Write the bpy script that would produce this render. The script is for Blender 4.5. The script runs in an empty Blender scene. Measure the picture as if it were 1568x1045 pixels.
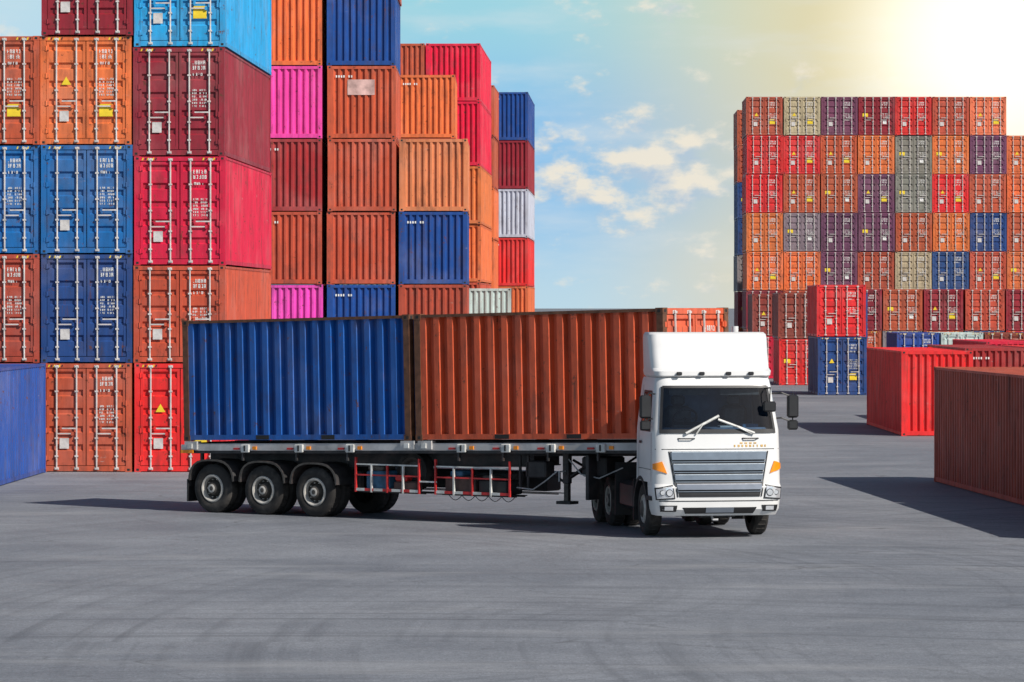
import bpy, math, random
from mathutils import Matrix, Vector
random.seed(7)
R = math.radians
scene = bpy.context.scene
col = scene.collection

# ------------------------------------------------------------------ node helpers
class NT:
    def __init__(s, nt):
        s.t = nt; s.n = nt.nodes; s.l = nt.links
    def new(s, typ, **kw):
        n = s.n.new(typ)
        for k, v in kw.items(): setattr(n, k, v)
        return n
    def put(s, sock, v):
        if v is None: return
        if isinstance(v, bpy.types.NodeSocket): s.l.new(v, sock)
        else: sock.default_value = v
    def math(s, op, a, b=None, c=None, clamp=False):
        n = s.new('ShaderNodeMath', operation=op); n.use_clamp = clamp
        s.put(n.inputs[0], a); s.put(n.inputs[1], b)
        if c is not None: s.put(n.inputs[2], c)
        return n.outputs[0]
    def mix(s, fac, a, b, mode='MIX'):
        n = s.new('ShaderNodeMix', data_type='RGBA', blend_type=mode)
        s.put(n.inputs[0], fac); s.put(n.inputs[6], a); s.put(n.inputs[7], b)
        return n.outputs[2]
    def rng(s, v, a, b, c=0.0, d=1.0, smooth=False):
        n = s.new('ShaderNodeMapRange')
        if smooth: n.interpolation_type = 'SMOOTHSTEP'
        s.put(n.inputs[0], v); s.put(n.inputs[1], a); s.put(n.inputs[2], b); s.put(n.inputs[3], c); s.put(n.inputs[4], d)
        return n.outputs[0]
    def noise(s, vec, scale, detail=4, rough=0.55):
        n = s.new('ShaderNodeTexNoise')
        s.put(n.inputs['Vector'], vec); n.inputs['Scale'].default_value = scale
        n.inputs['Detail'].default_value = detail; n.inputs['Roughness'].default_value = rough
        return n.outputs['Fac']
    def mapping(s, vec, scale=(1, 1, 1), loc=(0, 0, 0), rot=(0, 0, 0)):
        n = s.new('ShaderNodeMapping')
        s.put(n.inputs[0], vec); s.put(n.inputs[1], loc); s.put(n.inputs[2], rot); s.put(n.inputs[3], scale)
        return n.outputs[0]

def C(r, g, b): return (r, g, b, 1.0)

def new_mat(name):
    m = bpy.data.materials.new(name); m.use_nodes = True
    m.node_tree.nodes.clear()
    t = NT(m.node_tree)
    out = t.new('ShaderNodeOutputMaterial')
    return m, t, out

def principled(t, out, **kw):
    p = t.new('ShaderNodeBsdfPrincipled')
    for k, v in kw.items(): t.put(p.inputs[k], v)
    t.l.new(p.outputs[0], out.inputs[0])
    return p

def simple(name, c, rough=0.5, metal=0.0, var=0.25, scale=6.0, dirt=None):
    m, t, out = new_mat(name)
    tc = t.new('ShaderNodeTexCoord').outputs['Object']
    n = t.noise(tc, scale, 5)
    k = t.rng(n, 0.3, 0.7, 1 - var, 1 + var * 0.5)
    cc = t.mix(1.0, C(*c), k, 'MULTIPLY')
    if dirt:
        n2 = t.noise(tc, scale * 0.5, 6, 0.7)
        cc = t.mix(t.rng(n2, 0.5, 0.75, 0, dirt[1]), cc, C(*dirt[0]))
    principled(t, out, **{'Base Color': cc, 'Roughness': rough, 'Metallic': metal})
    return m

def container_paint():
    m, t, out = new_mat('container_paint')
    oi = t.new('ShaderNodeObjectInfo')
    tc = t.new('ShaderNodeTexCoord').outputs['Object']
    off = t.math('MULTIPLY', oi.outputs['Random'], 137.0)
    cmb = t.new('ShaderNodeCombineXYZ')
    t.put(cmb.inputs[0], off); t.put(cmb.inputs[1], off); t.put(cmb.inputs[2], off)
    va = t.new('ShaderNodeVectorMath', operation='ADD')
    t.put(va.inputs[0], tc); t.put(va.inputs[1], cmb.outputs[0])
    v = va.outputs[0]
    streak = t.noise(t.mapping(v, (5, 5, 0.5)), 1.0, 5, 0.6)
    big = t.noise(v, 0.55, 4, 0.6)
    c = oi.outputs['Color']
    c = t.mix(1.0, c, t.rng(streak, 0.3, 0.72, 0.72, 1.15), 'MULTIPLY')
    c = t.mix(t.rng(big, 0.5, 0.78, 0.0, 0.15), c, C(0.5, 0.42, 0.38))
    gr = t.noise(t.mapping(v, (2.2, 2.2, 0.8)), 1.0, 8, 0.72)
    c = t.mix(t.rng(gr, 0.52, 0.72, 0.0, 0.6), c, C(0.05, 0.03, 0.025))
    st = t.noise(t.mapping(v, (9, 9, 0.7), (3, 3, 3)), 1.0, 6, 0.7)
    c = t.mix(t.rng(st, 0.60, 0.70, 0.0, 0.7), c, C(0.10, 0.035, 0.018))
    sp = t.noise(v, 4.5, 8, 0.75)
    c = t.mix(t.rng(sp, 0.605, 0.655, 0.0, 0.9), c, C(0.11, 0.035, 0.015))
    sc = t.noise(t.mapping(v, (2, 2, 6), (7, 7, 7)), 1.0, 8, 0.75)
    c = t.mix(t.rng(sc, 0.65, 0.71, 0.0, 0.5), c, C(0.45, 0.38, 0.35))
    bmp = t.new('ShaderNodeBump'); bmp.inputs['Strength'].default_value = 0.6; bmp.inputs['Distance'].default_value = 0.04
    t.put(bmp.inputs['Height'], t.noise(v, 1.6, 2))
    principled(t, out, **{'Base Color': c, 'Roughness': t.rng(gr, 0.3, 0.7, 0.40, 0.65), 'Normal': bmp.outputs[0]})
    return m

M_PAINT = container_paint()
M_FRAMERUST = simple('worn_frame_steel', (0.17, 0.07, 0.035), 0.7, 0, 0.6, 7, ((0.03, 0.025, 0.02), 0.8))
M_BAR = simple('galvanised_bar', (0.68, 0.65, 0.62), 0.5, 0.1, 0.4, 5, ((0.22, 0.08, 0.05), 0.6))
M_MARK = simple('white_stencil', (0.80, 0.80, 0.77), 0.6, 0, 0.4, 10)
M_GASK = simple('rubber_gasket', (0.02, 0.02, 0.02), 0.8)
M_YEL = simple('yellow_sticker', (0.85, 0.62, 0.03), 0.5, 0, 0.2)
M_FLOOR = simple('dark_underside', (0.03, 0.028, 0.026), 0.9)
CONT_MATS = [M_PAINT, M_FRAMERUST, M_BAR, M_MARK, M_GASK, M_YEL, M_FLOOR]

# ------------------------------------------------------------------ mesh builder
class MB:
    def __init__(s): s.v = []; s.f = []; s.m = []; s.fn = None
    def av(s, p):
        if s.fn: p = s.fn(p)
        s.v.append(tuple(p)); return len(s.v) - 1
    def face(s, pts, mat=0):
        s.f.append([s.av(p) for p in pts]); s.m.append(mat)
    def box(s, x0, x1, y0, y1, z0, z1, mat=0):
        b = [s.av(p) for p in [(x0,y0,z0),(x1,y0,z0),(x1,y1,z0),(x0,y1,z0),(x0,y0,z1),(x1,y0,z1),(x1,y1,z1),(x0,y1,z1)]]
        for q in [(0,3,2,1),(4,5,6,7),(0,1,5,4),(1,2,6,5),(2,3,7,6),(3,0,4,7)]:
            s.f.append([b[i] for i in q]); s.m.append(mat)
    def bbox(s, x0, x1, y0, y1, z0, z1, bv, mat=0):
        def ring(i, z):
            a0, a1, c0, c1 = x0+i, x1-i, y0+i, y1-i
            return [s.av(p) for p in [(a0+bv,c0,z),(a1-bv,c0,z),(a1,c0+bv,z),(a1,c1-bv,z),(a1-bv,c1,z),(a0+bv,c1,z),(a0,c1-bv,z),(a0,c0+bv,z)]]
        rs = [ring(bv, z0), ring(0, z0+bv), ring(0, z1-bv), ring(bv, z1)]
        for a, b in zip(rs, rs[1:]):
            for i in range(8):
                j = (i+1) % 8
                s.f.append([a[i], a[j], b[j], b[i]]); s.m.append(mat)
        s.f.append(rs[0][::-1]); s.m.append(mat); s.f.append(rs[-1]); s.m.append(mat)
    def cyl(s, p0, p1, r, mat=0, n=10, r1=None):
        p0 = Vector(p0); p1 = Vector(p1); d = (p1-p0).normalized()
        u = d.orthogonal().normalized(); w = d.cross(u)
        r1 = r if r1 is None else r1
        A = []; B = []
        for i in range(n):
            a = 2*math.pi*i/n; o = u*math.cos(a)+w*math.sin(a)
            A.append(s.av(p0+o*r)); B.append(s.av(p1+o*r1))
        for i in range(n):
            j = (i+1) % n
            s.f.append([A[i], A[j], B[j], B[i]]); s.m.append(mat)
        s.f.append(A[::-1]); s.m.append(mat); s.f.append(B); s.m.append(mat)
    def tube(s, pts, r, mat=0, n=8):
        for a, b in zip(pts, pts[1:]): s.cyl(a, b, r, mat, n)
    def lathe(s, prof, cx, cy, cz, sgn, n=36):
        rings = []
        for (r, d, m) in prof:
            if r < 1e-4: rings.append([s.av((cx, cy - sgn*d, cz))]*n)
            else: rings.append([s.av((cx + r*math.cos(2*math.pi*i/n), cy - sgn*d, cz + r*math.sin(2*math.pi*i/n))) for i in range(n)])
        for k in range(len(prof)-1):
            a, b = rings[k], rings[k+1]
            for i in range(n):
                j = (i+1) % n
                q = [a[i], a[j], b[j], b[i]]
                qq = []
                for x in q:
                    if x not in qq: qq.append(x)
                if len(qq) >= 3: s.f.append(qq); s.m.append(prof[k][2])
    def mesh(s, name, mats, smooth=None):
        me = bpy.data.meshes.new(name)
        me.from_pydata(s.v, [], s.f)
        for m in mats: me.materials.append(m)
        me.polygons.foreach_set('material_index', s.m)
        me.update()
        if smooth:
            me.shade_smooth(); me.set_sharp_from_angle(angle=R(smooth))
        return me

def add_obj(name, me, M=None, parent=None, color=None):
    o = bpy.data.objects.new(name, me); col.objects.link(o)
    if M is not None: o.matrix_world = M
    if parent is not None:
        o.parent = parent[0]; o.matrix_parent_inverse = parent[1].inverted()
    if color: o.color = (*color, 1)
    return o

# ------------------------------------------------------------------ shipping container
W = 2.44
def corr(mb, p0, d, length, inw, z0, z1, pitch, depth, mat=0, pr=(0.30, 0.5, 0.80)):
    n = max(1, round(length/pitch)); p = length/n
    xs = []
    for i in range(n):
        b = i*p
        xs += [(b, 0), (b+p*pr[0], 0), (b+p*pr[1], 1), (b+p*pr[2], 1)]
    xs.append((length, 0))
    lo = []; hi = []
    for (t, k) in xs:
        x = p0[0]+d[0]*t+inw[0]*depth*k; y = p0[1]+d[1]*t+inw[1]*depth*k
        lo.append(mb.av((x, y, z0))); hi.append(mb.av((x, y, z1)))
    for i in range(len(xs)-1):
        mb.f.append([lo[i], lo[i+1], hi[i+1], hi[i]]); mb.m.append(mat)

def container_mesh(L, H, var, worn=False):
    rnd = random.Random(var*31+5)
    mb = MB()
    FR = 1 if worn else 0
    dep = 0.125 if worn else 0.055
    pit = 0.335 if worn else 0.32
    ps = 0.15
    prf = (0.40, 0.53, 0.87) if worn else (0.30, 0.5, 0.80)
    for x in (0, W-ps):
        for y in (0, L-ps):
            mb.box(x, x+ps, y, y+ps, 0.12, H-0.12, FR)
    for x in (0, W-0.17):
        for y in (0, L-0.17):
            for z in (0, H-0.12):
                mb.box(x-0.004 if x == 0 else x, x+0.17+(0.004 if x else 0), y-0.004 if y == 0 else y, y+0.17+(0.004 if y else 0), z, z+0.12, FR)
                if y == 0: mb.box(x+0.05, x+0.12, -0.0065, -0.0045, z+0.03, z+0.09, 4)
                else: mb.box(x+0.05, x+0.12, L+0.0045, L+0.0065, z+0.03, z+0.09, 4)
                if x == 0: mb.box(-0.0065, -0.0045, y+0.05, y+0.12, z+0.03, z+0.09, 4)
                else: mb.box(W+0.0045, W+0.0065, y+0.05, y+0.12, z+0.03, z+0.09, 4)
    rw = 0.145 if worn else 0.09
    mb.box(0.005, rw, ps, L-ps, 0.02, 0.13, 0); mb.box(W-rw, W-0.005, ps, L-ps, 0.02, 0.13, 0)
    mb.box(0.005, rw, ps, L-ps, H-0.075, H-0.015, FR); mb.box(W-rw, W-0.005, ps, L-ps, H-0.075, H-0.015, FR)
    corr(mb, (0.012, L-ps), (0, -1), L-2*ps, (1, 0), 0.13, H-0.075, pit, dep, 0, prf)
    corr(mb, (W-0.012, ps), (0, 1), L-2*ps, (-1, 0), 0.13, H-0.075, pit, dep, 0, prf)
    if L < 8:
        for yy in (L/2-1.05, L/2+0.7):
            mb.box(0.0, 0.004, yy, yy+0.35, 0.03, 0.12, 4); mb.box(W-0.004, W, yy, yy+0.35, 0.03, 0.12, 4)
    nr = int(L/0.55)
    mb.box(0.09, W-0.09, ps*0.6, L-ps*0.6, H-0.07, H-0.045, 0)
    for i in range(nr):
        y = 0.3+(L-0.6)*i/nr
        mb.box(0.15, W-0.15, y, y+0.2, H-0.045, H-0.022, 0)
    mb.box(0.10, W-0.10, 0.1, L-0.1, 0.09, 0.125, 6)
    mb.box(ps, W-ps, L-0.11, L-0.005, 0.02, 0.17, 0)
    mb.box(ps, W-ps, L-0.09, L-0.005, H-0.115, H-0.01, 0)
    corr(mb, (W-ps, L-0.012), (-1, 0), W-2*ps, (0, -1), 0.17, H-0.115, 0.235, 0.07)
    # door end
    mb.box(ps, W-ps, 0.005, 0.12, 0.02, 0.16, 0)
    mb.box(ps, W-ps, 0.005, 0.12, H-0.125, H-0.01, 0)
    if H > 2.7:
        for k in range(6):
            for xx in (0.2, W-0.62):
                x = xx+k*0.07
                mb.face([(x, 0.002, H-0.105), (x+0.035, 0.002, H-0.105), (x+0.06, 0.002, H-0.04), (x+0.025, 0.002, H-0.04)], 5 if k % 2 == 0 else 4)
    z0, z1 = 0.165, H-0.13
    mb.box(ps, W-ps, 0.09, 0.10, z0, z1, 4)
    lw = (W-2*ps)/2
    for li in range(2):
        xa = ps+0.012+li*lw; xb = xa+lw-0.024
        mb.box(xa, xa+0.07, 0.022, 0.085, z0+0.01, z1-0.01, 0)
        mb.box(xb-0.07, xb, 0.022, 0.085, z0+0.01, z1-0.01, 0)
        mb.box(xa+0.07, xb-0.07, 0.022, 0.085, z0+0.01, z0+0.09, 0)
        mb.box(xa+0.07, xb-0.07, 0.022, 0.085, z1-0.09, z1-0.01, 0)
        n = 5; zz0 = z0+0.09; ph = (z1-0.09-zz0)/n
        prof = []
        for i in range(n):
            b = zz0+i*ph
            prof += [(b, 0.03), (b+ph*0.62, 0.03), (b+ph*0.70, 0.078), (b+ph*0.90, 0.078)]
        prof.append((zz0+n*ph, 0.03))
        for (a, ya), (b, yb) in zip(prof, prof[1:]):
            mb.face([(xa+0.07, ya, a), (xb-0.07, ya, a), (xb-0.07, yb, b), (xa+0.07, yb, b)], 0)
        for fx in (0.26, 0.77):
            x = xa+(xb-xa)*fx
            mb.cyl((x, -0.012, 0.06), (x, -0.012, H-0.05), 0.023, 2, 6)
            for zc in (0.09, 0.42, 0.9, H*0.5, H-0.75, H-0.09):
                mb.box(x-0.06, x+0.06, 0.0, 0.03, zc-0.035, zc+0.035, 0 if zc > 0.1 and zc < H-0.1 else 2)
                mb.box(x-0.045, x+0.045, -0.038, 0.0, zc-0.022, zc+0.022, 2)
            hz = 1.02 if fx < 0.5 else 1.16
            dx = 0.42 if (fx < 0.5) else -0.42
            mb.box(min(x, x+dx), max(x, x+dx), -0.03, -0.012, hz-0.018, hz+0.018, 2)
            mb.box(x+dx-0.03, x+dx+0.03, -0.035, 0.03, hz-0.05, hz+0.05, 0)
        hx = xa-0.01 if li == 0 else xb+0.01
        for k in range(4):
            zc = z0+0.2+(z1-z0-0.4)*k/3
            mb.box(hx-0.08, hx+0.08, -0.006, 0.022, zc-0.05, zc+0.05, 0)
            mb.cyl((hx, -0.008, zc-0.07), (hx, -0.008, zc+0.07), 0.018, 0, 6)
    def text(xs, z, n, cw, ch, y=0.0205):
        x = xs
        for i in range(n):
            w = cw*0.66; th = cw*0.2
            seg = [rnd.random() < 0.62 for _ in range(5)]
            seg[rnd.randrange(5)] = True
            e = y-0.002
            if seg[0]: mb.box(x, x+th, e, y, z, z+ch, 3)
            if seg[1]: mb.box(x+w-th, x+w, e, y, z, z+ch, 3)
            if seg[2]: mb.box(x+th, x+w-th, e, y, z+ch*0.82, z+ch, 3)
            if seg[3]: mb.box(x+th, x+w-th, e, y, z+ch*0.42, z+ch*0.58, 3)
            if seg[4]: mb.box(x+th, x+w-th, e, y, z, z+ch*0.18, 3)
            x += cw
    bx = ps+0.012+lw+(lw-0.024)*0.33
    text(bx, H-0.46, 5, 0.075, 0.10); text(bx, H-0.60, 5, 0.075, 0.10)
    text(bx+0.02, H-0.76, 4, 0.07, 0.07)
    for k in range(6):
        text(bx, H-1.17-k*0.085, 3, 0.05, 0.05); text(bx+0.2, H-1.17-k*0.085, 4, 0.05, 0.05)
    s = ps+0.012
    if var % 3 != 1:
        mb.box(s+0.28*lw+0.05, s+0.28*lw+0.30, 0.017, 0.0205, 0.62, 0.90, 2)
    if var % 3 == 1:
        mb.box(s+0.10*lw, s+0.10*lw+0.36, 0.015, 0.0195, H-1.35, H-1.12, 5)
        mb.box(bx+0.05, bx+0.3, 0.015, 0.0195, 0.75, 1.0, 3)
    if var % 3 == 2:
        mb.box(bx+0.0, bx+0.36, 0.015, 0.0195, 0.75, 1.08, 5)
        mb.face([(s+0.4, 0.018, H-1.3), (s+0.66, 0.018, H-1.3), (s+0.53, 0.018, H-1.08)], 5)
    if var % 2:
        for i in range(7):
            xs = W-0.3-i*0.09
            if i != 4: mb.box(xs-0.05, xs, L-0.0112, L-0.0085, H-0.42, H-0.34, 3)
    return mb.mesh('container_%d' % int(L), CONT_MATS)

_cache = {}
def cmesh(L, H, var, worn=False):
    k = (L, H, var, worn)
    if k not in _cache: _cache[k] = container_mesh(L, H, var, worn)
    return _cache[k]

COL = dict(
    rust=(0.50, 0.085, 0.038), rust2=(0.42, 0.065, 0.033), orange=(0.76, 0.16, 0.045), salmon=(0.76, 0.20, 0.085),
    crimson=(0.70, 0.008, 0.045), red=(0.72, 0.022, 0.022), maroon=(0.28, 0.015, 0.028), darkred=(0.38, 0.03, 0.03),
    blue=(0.008, 0.14, 0.42), navy=(0.015, 0.06, 0.22), royal=(0.008, 0.06, 0.28), cyan=(0.012, 0.34, 0.68),
    pink=(0.82, 0.06, 0.42), white=(0.52, 0.60, 0.58), beige=(0.50, 0.40, 0.28), purple=(0.16, 0.05, 0.11),  # purple: distance haze over navy boxes, put into the paint colour
    brown=(0.26, 0.05, 0.03), slate=(0.24, 0.21, 0.21))
L20, L40 = 6.06, 12.19
S, HC = 2.59, 2.896
def place(xl, yf, z, yaw, L, H, c, flip=False, var=None):
    if var is None: var = random.randrange(4)
    cc = [x*random.uniform(0.88, 1.1) for x in COL[c]] if isinstance(c, str) else c
    M = Matrix.Translation((xl, yf, z)) @ Matrix.Rotation(R(yaw), 4, 'Z')
    if flip: M = M @ Matrix.Translation((W, L, 0)) @ Matrix.Rotation(math.pi, 4, 'Z')
    jit = Matrix.Translation((random.uniform(-0.03, 0.03), random.uniform(-0.05, 0.05), 0))
    return add_obj('shipping_container', cmesh(L, H, var), jit @ M, color=cc)
def stack(xl, yf, yaw, L, items, flip=False):
    z = 0; r = []
    for i, it in enumerate(items):
        c, h = (it if isinstance(it, tuple) else (it, S))
        r.append(place(xl, yf, z, yaw, L, h, c, flip)); z += h+0.012
    return r

# --- block A (doors to camera)
def ax(k): return (-10.07-2.50*k*math.cos(R(2)), 97.4+2.50*k*math.sin(R(2)))
x, y = ax(0); stack(x, y, -2, L40, [('red', HC), ('rust', S), ('crimson', HC), ('maroon', HC), ('cyan', HC)])
x, y = ax(1); stack(x, y, -2, L40, [('rust', HC), ('navy', HC), ('blue', HC), ('orange', HC), ('maroon', HC)])
x, y = ax(2); stack(x, y, -2, L40, [('rust', HC), ('rust2', HC), ('blue', HC), ('rust', HC)])
x, y = ax(3); stack(x, y, -2, L40, [('blue', HC), ('rust2', HC), ('orange', HC), ('maroon', HC)])
place(-15.22+0.16, 85.0, 0, -1.2, L40, HC, (0.015, 0.075, 0.33))
# --- receding blocks
stack(-9.20, 130.5, 0, L20, ['rust', 'pink', 'rust', 'darkred', 'pink', 'orange', 'rust'], True)
b2 = stack(-6.59, 130.5, 0, L20, ['rust', 'royal', 'rust', 'rust', 'rust', 'royal', 'rust'], True)
stack(-4.02, 130.5, 0, L20, ['rust', 'rust2', 'royal', 'salmon'], True)
stack(-11.7, 130.5, 0, L20, ['rust', 'blue', 'rust', 'red', 'navy', 'rust'], True)
stack(-4.77, 150, 0, L20, [('rust', HC), ('rust', HC), ('orange', HC), 'rust', 'orange'], True)
stack(-7.3, 150, 0, L20, [('white', HC), ('white', HC), ('slate', HC), 'rust', 'navy'], True)
stack(-2.47, 156.5, 0, L20, ['rust', 'white'], True)
stack(-3.84, 164, -2, L40, [('rust', HC), 'rust', 'orange', 'orange', ('crimson', HC), 'crimson'], True)
stack(-6.36, 164.1, -2, L40, [('navy', HC), 'rust', 'orange', 'rust', ('crimson', HC), 'rust'], True)
stack(-8.9, 164.2, -2, L40, [('navy', HC), 'rust', 'orange', 'rust', 'blue'], True)
stack(-3.34, 185, -2, L20, ['rust', 'rust', 'orange', 'orange', 'rust', 'rust'], True)
stack(-1.6, 196, -2, L40, [('rust', HC), 'orange', 'red', 'white', 'maroon', 'royal'], True)
stack(-4.1, 196.1, -2, L40, [('rust', HC), 'orange', 'navy', 'white', 'rust'], True)
# --- far right stack, rows bottom -> top
far = [
    ['rust', 'rust', 'maroon', 'orange', 'rust', 'orange', 'navy', 'rust', 'red', 'rust'],
    ['maroon', 'rust', 'rust', 'rust', 'rust', 'navy', 'rust', 'rust', 'rust', 'orange'],
    ['orange', 'orange', 'purple', 'rust', 'beige', 'navy', 'rust', 'orange', 'rust', 'red'],
    ['orange', 'slate', 'purple', 'purple', 'rust', 'orange', 'navy', 'rust', 'rust', 'navy'],
    ['red', 'rust', 'rust', 'purple', 'slate', 'red', 'rust', 'orange', 'red', 'rust'],
    ['red', 'red', 'rust', 'orange', 'slate', 'orange', 'purple', 'orange', 'orange', 'rust'],
    ['rust', 'beige', 'purple', 'maroon', 'red', 'rust', 'salmon'],
]
for ci in range(10):
    items = [(far[r][ci], HC if r == 0 else S) for r in range(7) if ci < len(far[r])]
    stack(15.75+2.5*ci, 245.6, -1, L20, items)
pal = ['rust', 'orange', 'navy', 'purple', 'red', 'maroon', 'rust2', 'slate']
for ci in range(10):
    stack(16.15+2.5*ci, 262, -1, L20, [(random.choice(pal), HC if r == 0 else S) for r in range(6 if ci > 6 else 7)])
# --- mid right
stack(15.2, 182, 0, L20, [('navy', HC), 'red'])
stack(14.95, 205, -1, L20, [('red', S), ('brown', S)])
stack(17.5, 205, -1, L20, [('rust', S), ('navy', S)])
stack(14.7, 224, -1, L20, [('crimson', S), ('brown', S)])
stack(17.2, 224, -1, L20, [('rust', S), ('slate', S)])
for i, c in enumerate(['royal', 'white', 'brown', 'navy', 'rust', 'royal']):
    stack(22.3+2.55*i, 212, 0, L20, [(c, HC)])
for i, c in enumerate(['rust', 'slate', 'rust', 'navy', 'red', 'rust']):
    stack(20.6+2.55*i, 228, 0, L20, [(c, HC), ('rust' if i % 2 else 'maroon', S)])
place(13.24, 124.4, 0, 0, L40, HC, 'red', True, 0)
place(16.6, 134, 0, 0, L40, HC, 'darkred', True)
place(19.3, 132, 0, 0, L40, HC, 'red', True)
place(20.5, 158, 0, 0, L40, HC, 'crimson', True)
place(23.2, 158, 0, 0, L40, HC, 'rust', True)
place(11.33, 79.8, 0, 3.4, L40, HC, (0.42, 0.075, 0.035), True)
place(11.33+0.75, 67.3, 0, 3.4, L40, HC, 'rust2', True)

mb = MB(); mb.box(0.75, 1.72, 6.053, 6.056, 1.55, 2.1, 0)
pm = add_obj('repaint_panel', mb.mesh('repaint_panel', [simple('repaint_patch', (0.66, 0.42, 0.38), 0.6, 0, 0.5, 3)]))
pm.parent = b2[4]

# ------------------------------------------------------------------ truck materials
T_WHITE = simple('cab_white_paint', (0.72, 0.72, 0.715), 0.28, 0, 0.06, 2.0, ((0.42, 0.40, 0.37), 0.25))
T_BLACK = simple('black_plastic', (0.018, 0.018, 0.02), 0.45, 0, 0.3, 5)
T_TYRE = simple('tyre_rubber', (0.030, 0.027, 0.025), 0.85, 0, 0.5, 4, ((0.13, 0.115, 0.10), 0.6))
T_RIM = simple('dusty_rim', (0.60, 0.57, 0.52), 0.55, 0.1, 0.4, 7, ((0.2, 0.16, 0.13), 0.6))
T_HUB = simple('dark_hub', (0.09, 0.08, 0.07), 0.6, 0.2, 0.5, 7)
T_CHAS = simple('chassis_steel', (0.05, 0.048, 0.05), 0.6, 0.2, 0.6, 3, ((0.14, 0.08, 0.06), 0.7))
T_RAIL = simple('rail_grey', (0.55, 0.55, 0.55), 0.6, 0.1, 0.45, 2.5, ((0.16, 0.10, 0.07), 0.75))
T_RED = simple('red_stripe_paint', (0.60, 0.03, 0.03), 0.5, 0, 0.4, 5)
T_WST = simple('white_stripe_paint', (0.68, 0.68, 0.65), 0.5, 0, 0.4, 5)
T_AMB = simple('amber_lens', (0.95, 0.30, 0.015), 0.2, 0, 0.1)
T_SLAT = simple('grille_slat', (0.30, 0.34, 0.40), 0.28, 0.6, 0.15, 4)
T_CHR = simple('lamp_chrome', (0.85, 0.87, 0.90), 0.15, 0.6, 0.2, 14)
T_INT = simple('cab_interior', (0.16, 0.21, 0.28), 0.8, 0, 0.4, 3)  # lightened blue-grey, stands in for the sky reflection on the windscreen
T_GOLD = simple('gold_badge', (0.6, 0.38, 0.12), 0.4, 0.3)
T_CRATE = simple('blue_tarp', (0.05, 0.16, 0.28), 0.7, 0, 0.6, 4)
T_BROWNB = simple('tool_box', (0.12, 0.07, 0.06), 0.7, 0, 0.6, 4)
def glass():
    m, t, out = new_mat('windscreen_glass')
    tr = t.new('ShaderNodeBsdfTransparent'); tr.inputs[0].default_value = C(0.55, 0.68, 0.80)
    gl = t.new('ShaderNodeBsdfGlossy'); gl.inputs[0].default_value = C(1, 1, 1); gl.inputs['Roughness'].default_value = 0.02
    fr = t.new('ShaderNodeFresnel'); fr.inputs[0].default_value = 1.55
    mx = t.new('ShaderNodeMixShader')
    t.put(mx.inputs[0], fr.outputs[0]); t.l.new(tr.outputs[0], mx.inputs[1]); t.l.new(gl.outputs[0], mx.inputs[2])
    t.l.new(mx.outputs[0], out.inputs[0]); return m
T_GLASS = glass()
T_DGLASS = simple('side_glass', (0.02, 0.025, 0.03), 0.06, 0, 0.1)
TM = [T_WHITE, T_BLACK, T_TYRE, T_RIM, T_HUB, T_CHAS, T_RAIL, T_RED, T_WST, T_AMB, T_SLAT, T_CHR, T_INT, T_GLASS, T_DGLASS, T_GOLD, T_CRATE, T_BROWNB]
WHITE, BLACK, TYRE, RIM, HUB, CHAS, RAIL, RED, WST, AMB, SLAT, CHR, INTR, GLASS, DGL, GOLD, CRATE, BROWNB = range(18)

truck = bpy.data.objects.new('container_truck', None); col.objects.link(truck)
TE = Matrix.Translation((3.0, 73.0, 0)); truck.matrix_world = TE
PAR = (truck, TE)

def wheel(mb, cx, cy, cz, sgn, dual=False, Rr=0.52, steer=False):
    k = Rr/0.52
    def one(cy):
        mb.lathe([(a*k, b, m) for a, b, m in [(0.285, 0.03, TYRE), (0.33, 0.0, TYRE), (0.43, 0.0, TYRE), (0.49, 0.02, TYRE), (0.52, 0.06, TYRE), (0.52, 0.24, TYRE), (0.49, 0.28, TYRE), (0.30, 0.29, TYRE)]], cx, cy, cz, sgn)
        for i in range(30):
            a = 2*math.pi*i/30
            p = Vector((math.cos(a), 0, math.sin(a)))*(0.515*k)
            c0 = Vector((cx, cy - sgn*0.07, cz))+p; c1 = Vector((cx, cy - sgn*0.23, cz))+p
            mb.cyl(c0, c1, 0.016, TYRE, 4)
    one(cy)
    if dual: one(cy - sgn*0.33)
    if steer:
        pr = [(0.285, 0.03, RIM), (0.27, 0.01, RIM), (0.25, 0.05, RIM), (0.20, 0.02, RIM), (0.17, -0.01, HUB), (0.12, -0.03, HUB), (0.0, -0.05, HUB)]
    else:
        pr = [(0.30, 0.02, RIM), (0.275, -0.005, RIM), (0.245, 0.01, RIM), (0.235, 0.10, HUB), (0.19, 0.15, HUB), (0.16, 0.12, HUB), (0.13, 0.02, HUB), (0.09, -0.01, RIM), (0.05, -0.02, HUB), (0.0, -0.02, HUB)]
    mb.lathe([(a*k, b, m) for a, b, m in pr], cx, cy, cz, sgn)
    for i in range(10):
        a = 2*math.pi*i/10
        p = Vector((cx+0.195*k*math.cos(a), cy-sgn*0.14, cz+0.195*k*math.sin(a)))
        mb.cyl(p, p+Vector((0, sgn*0.05, 0)), 0.014, RIM, 6)

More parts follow.
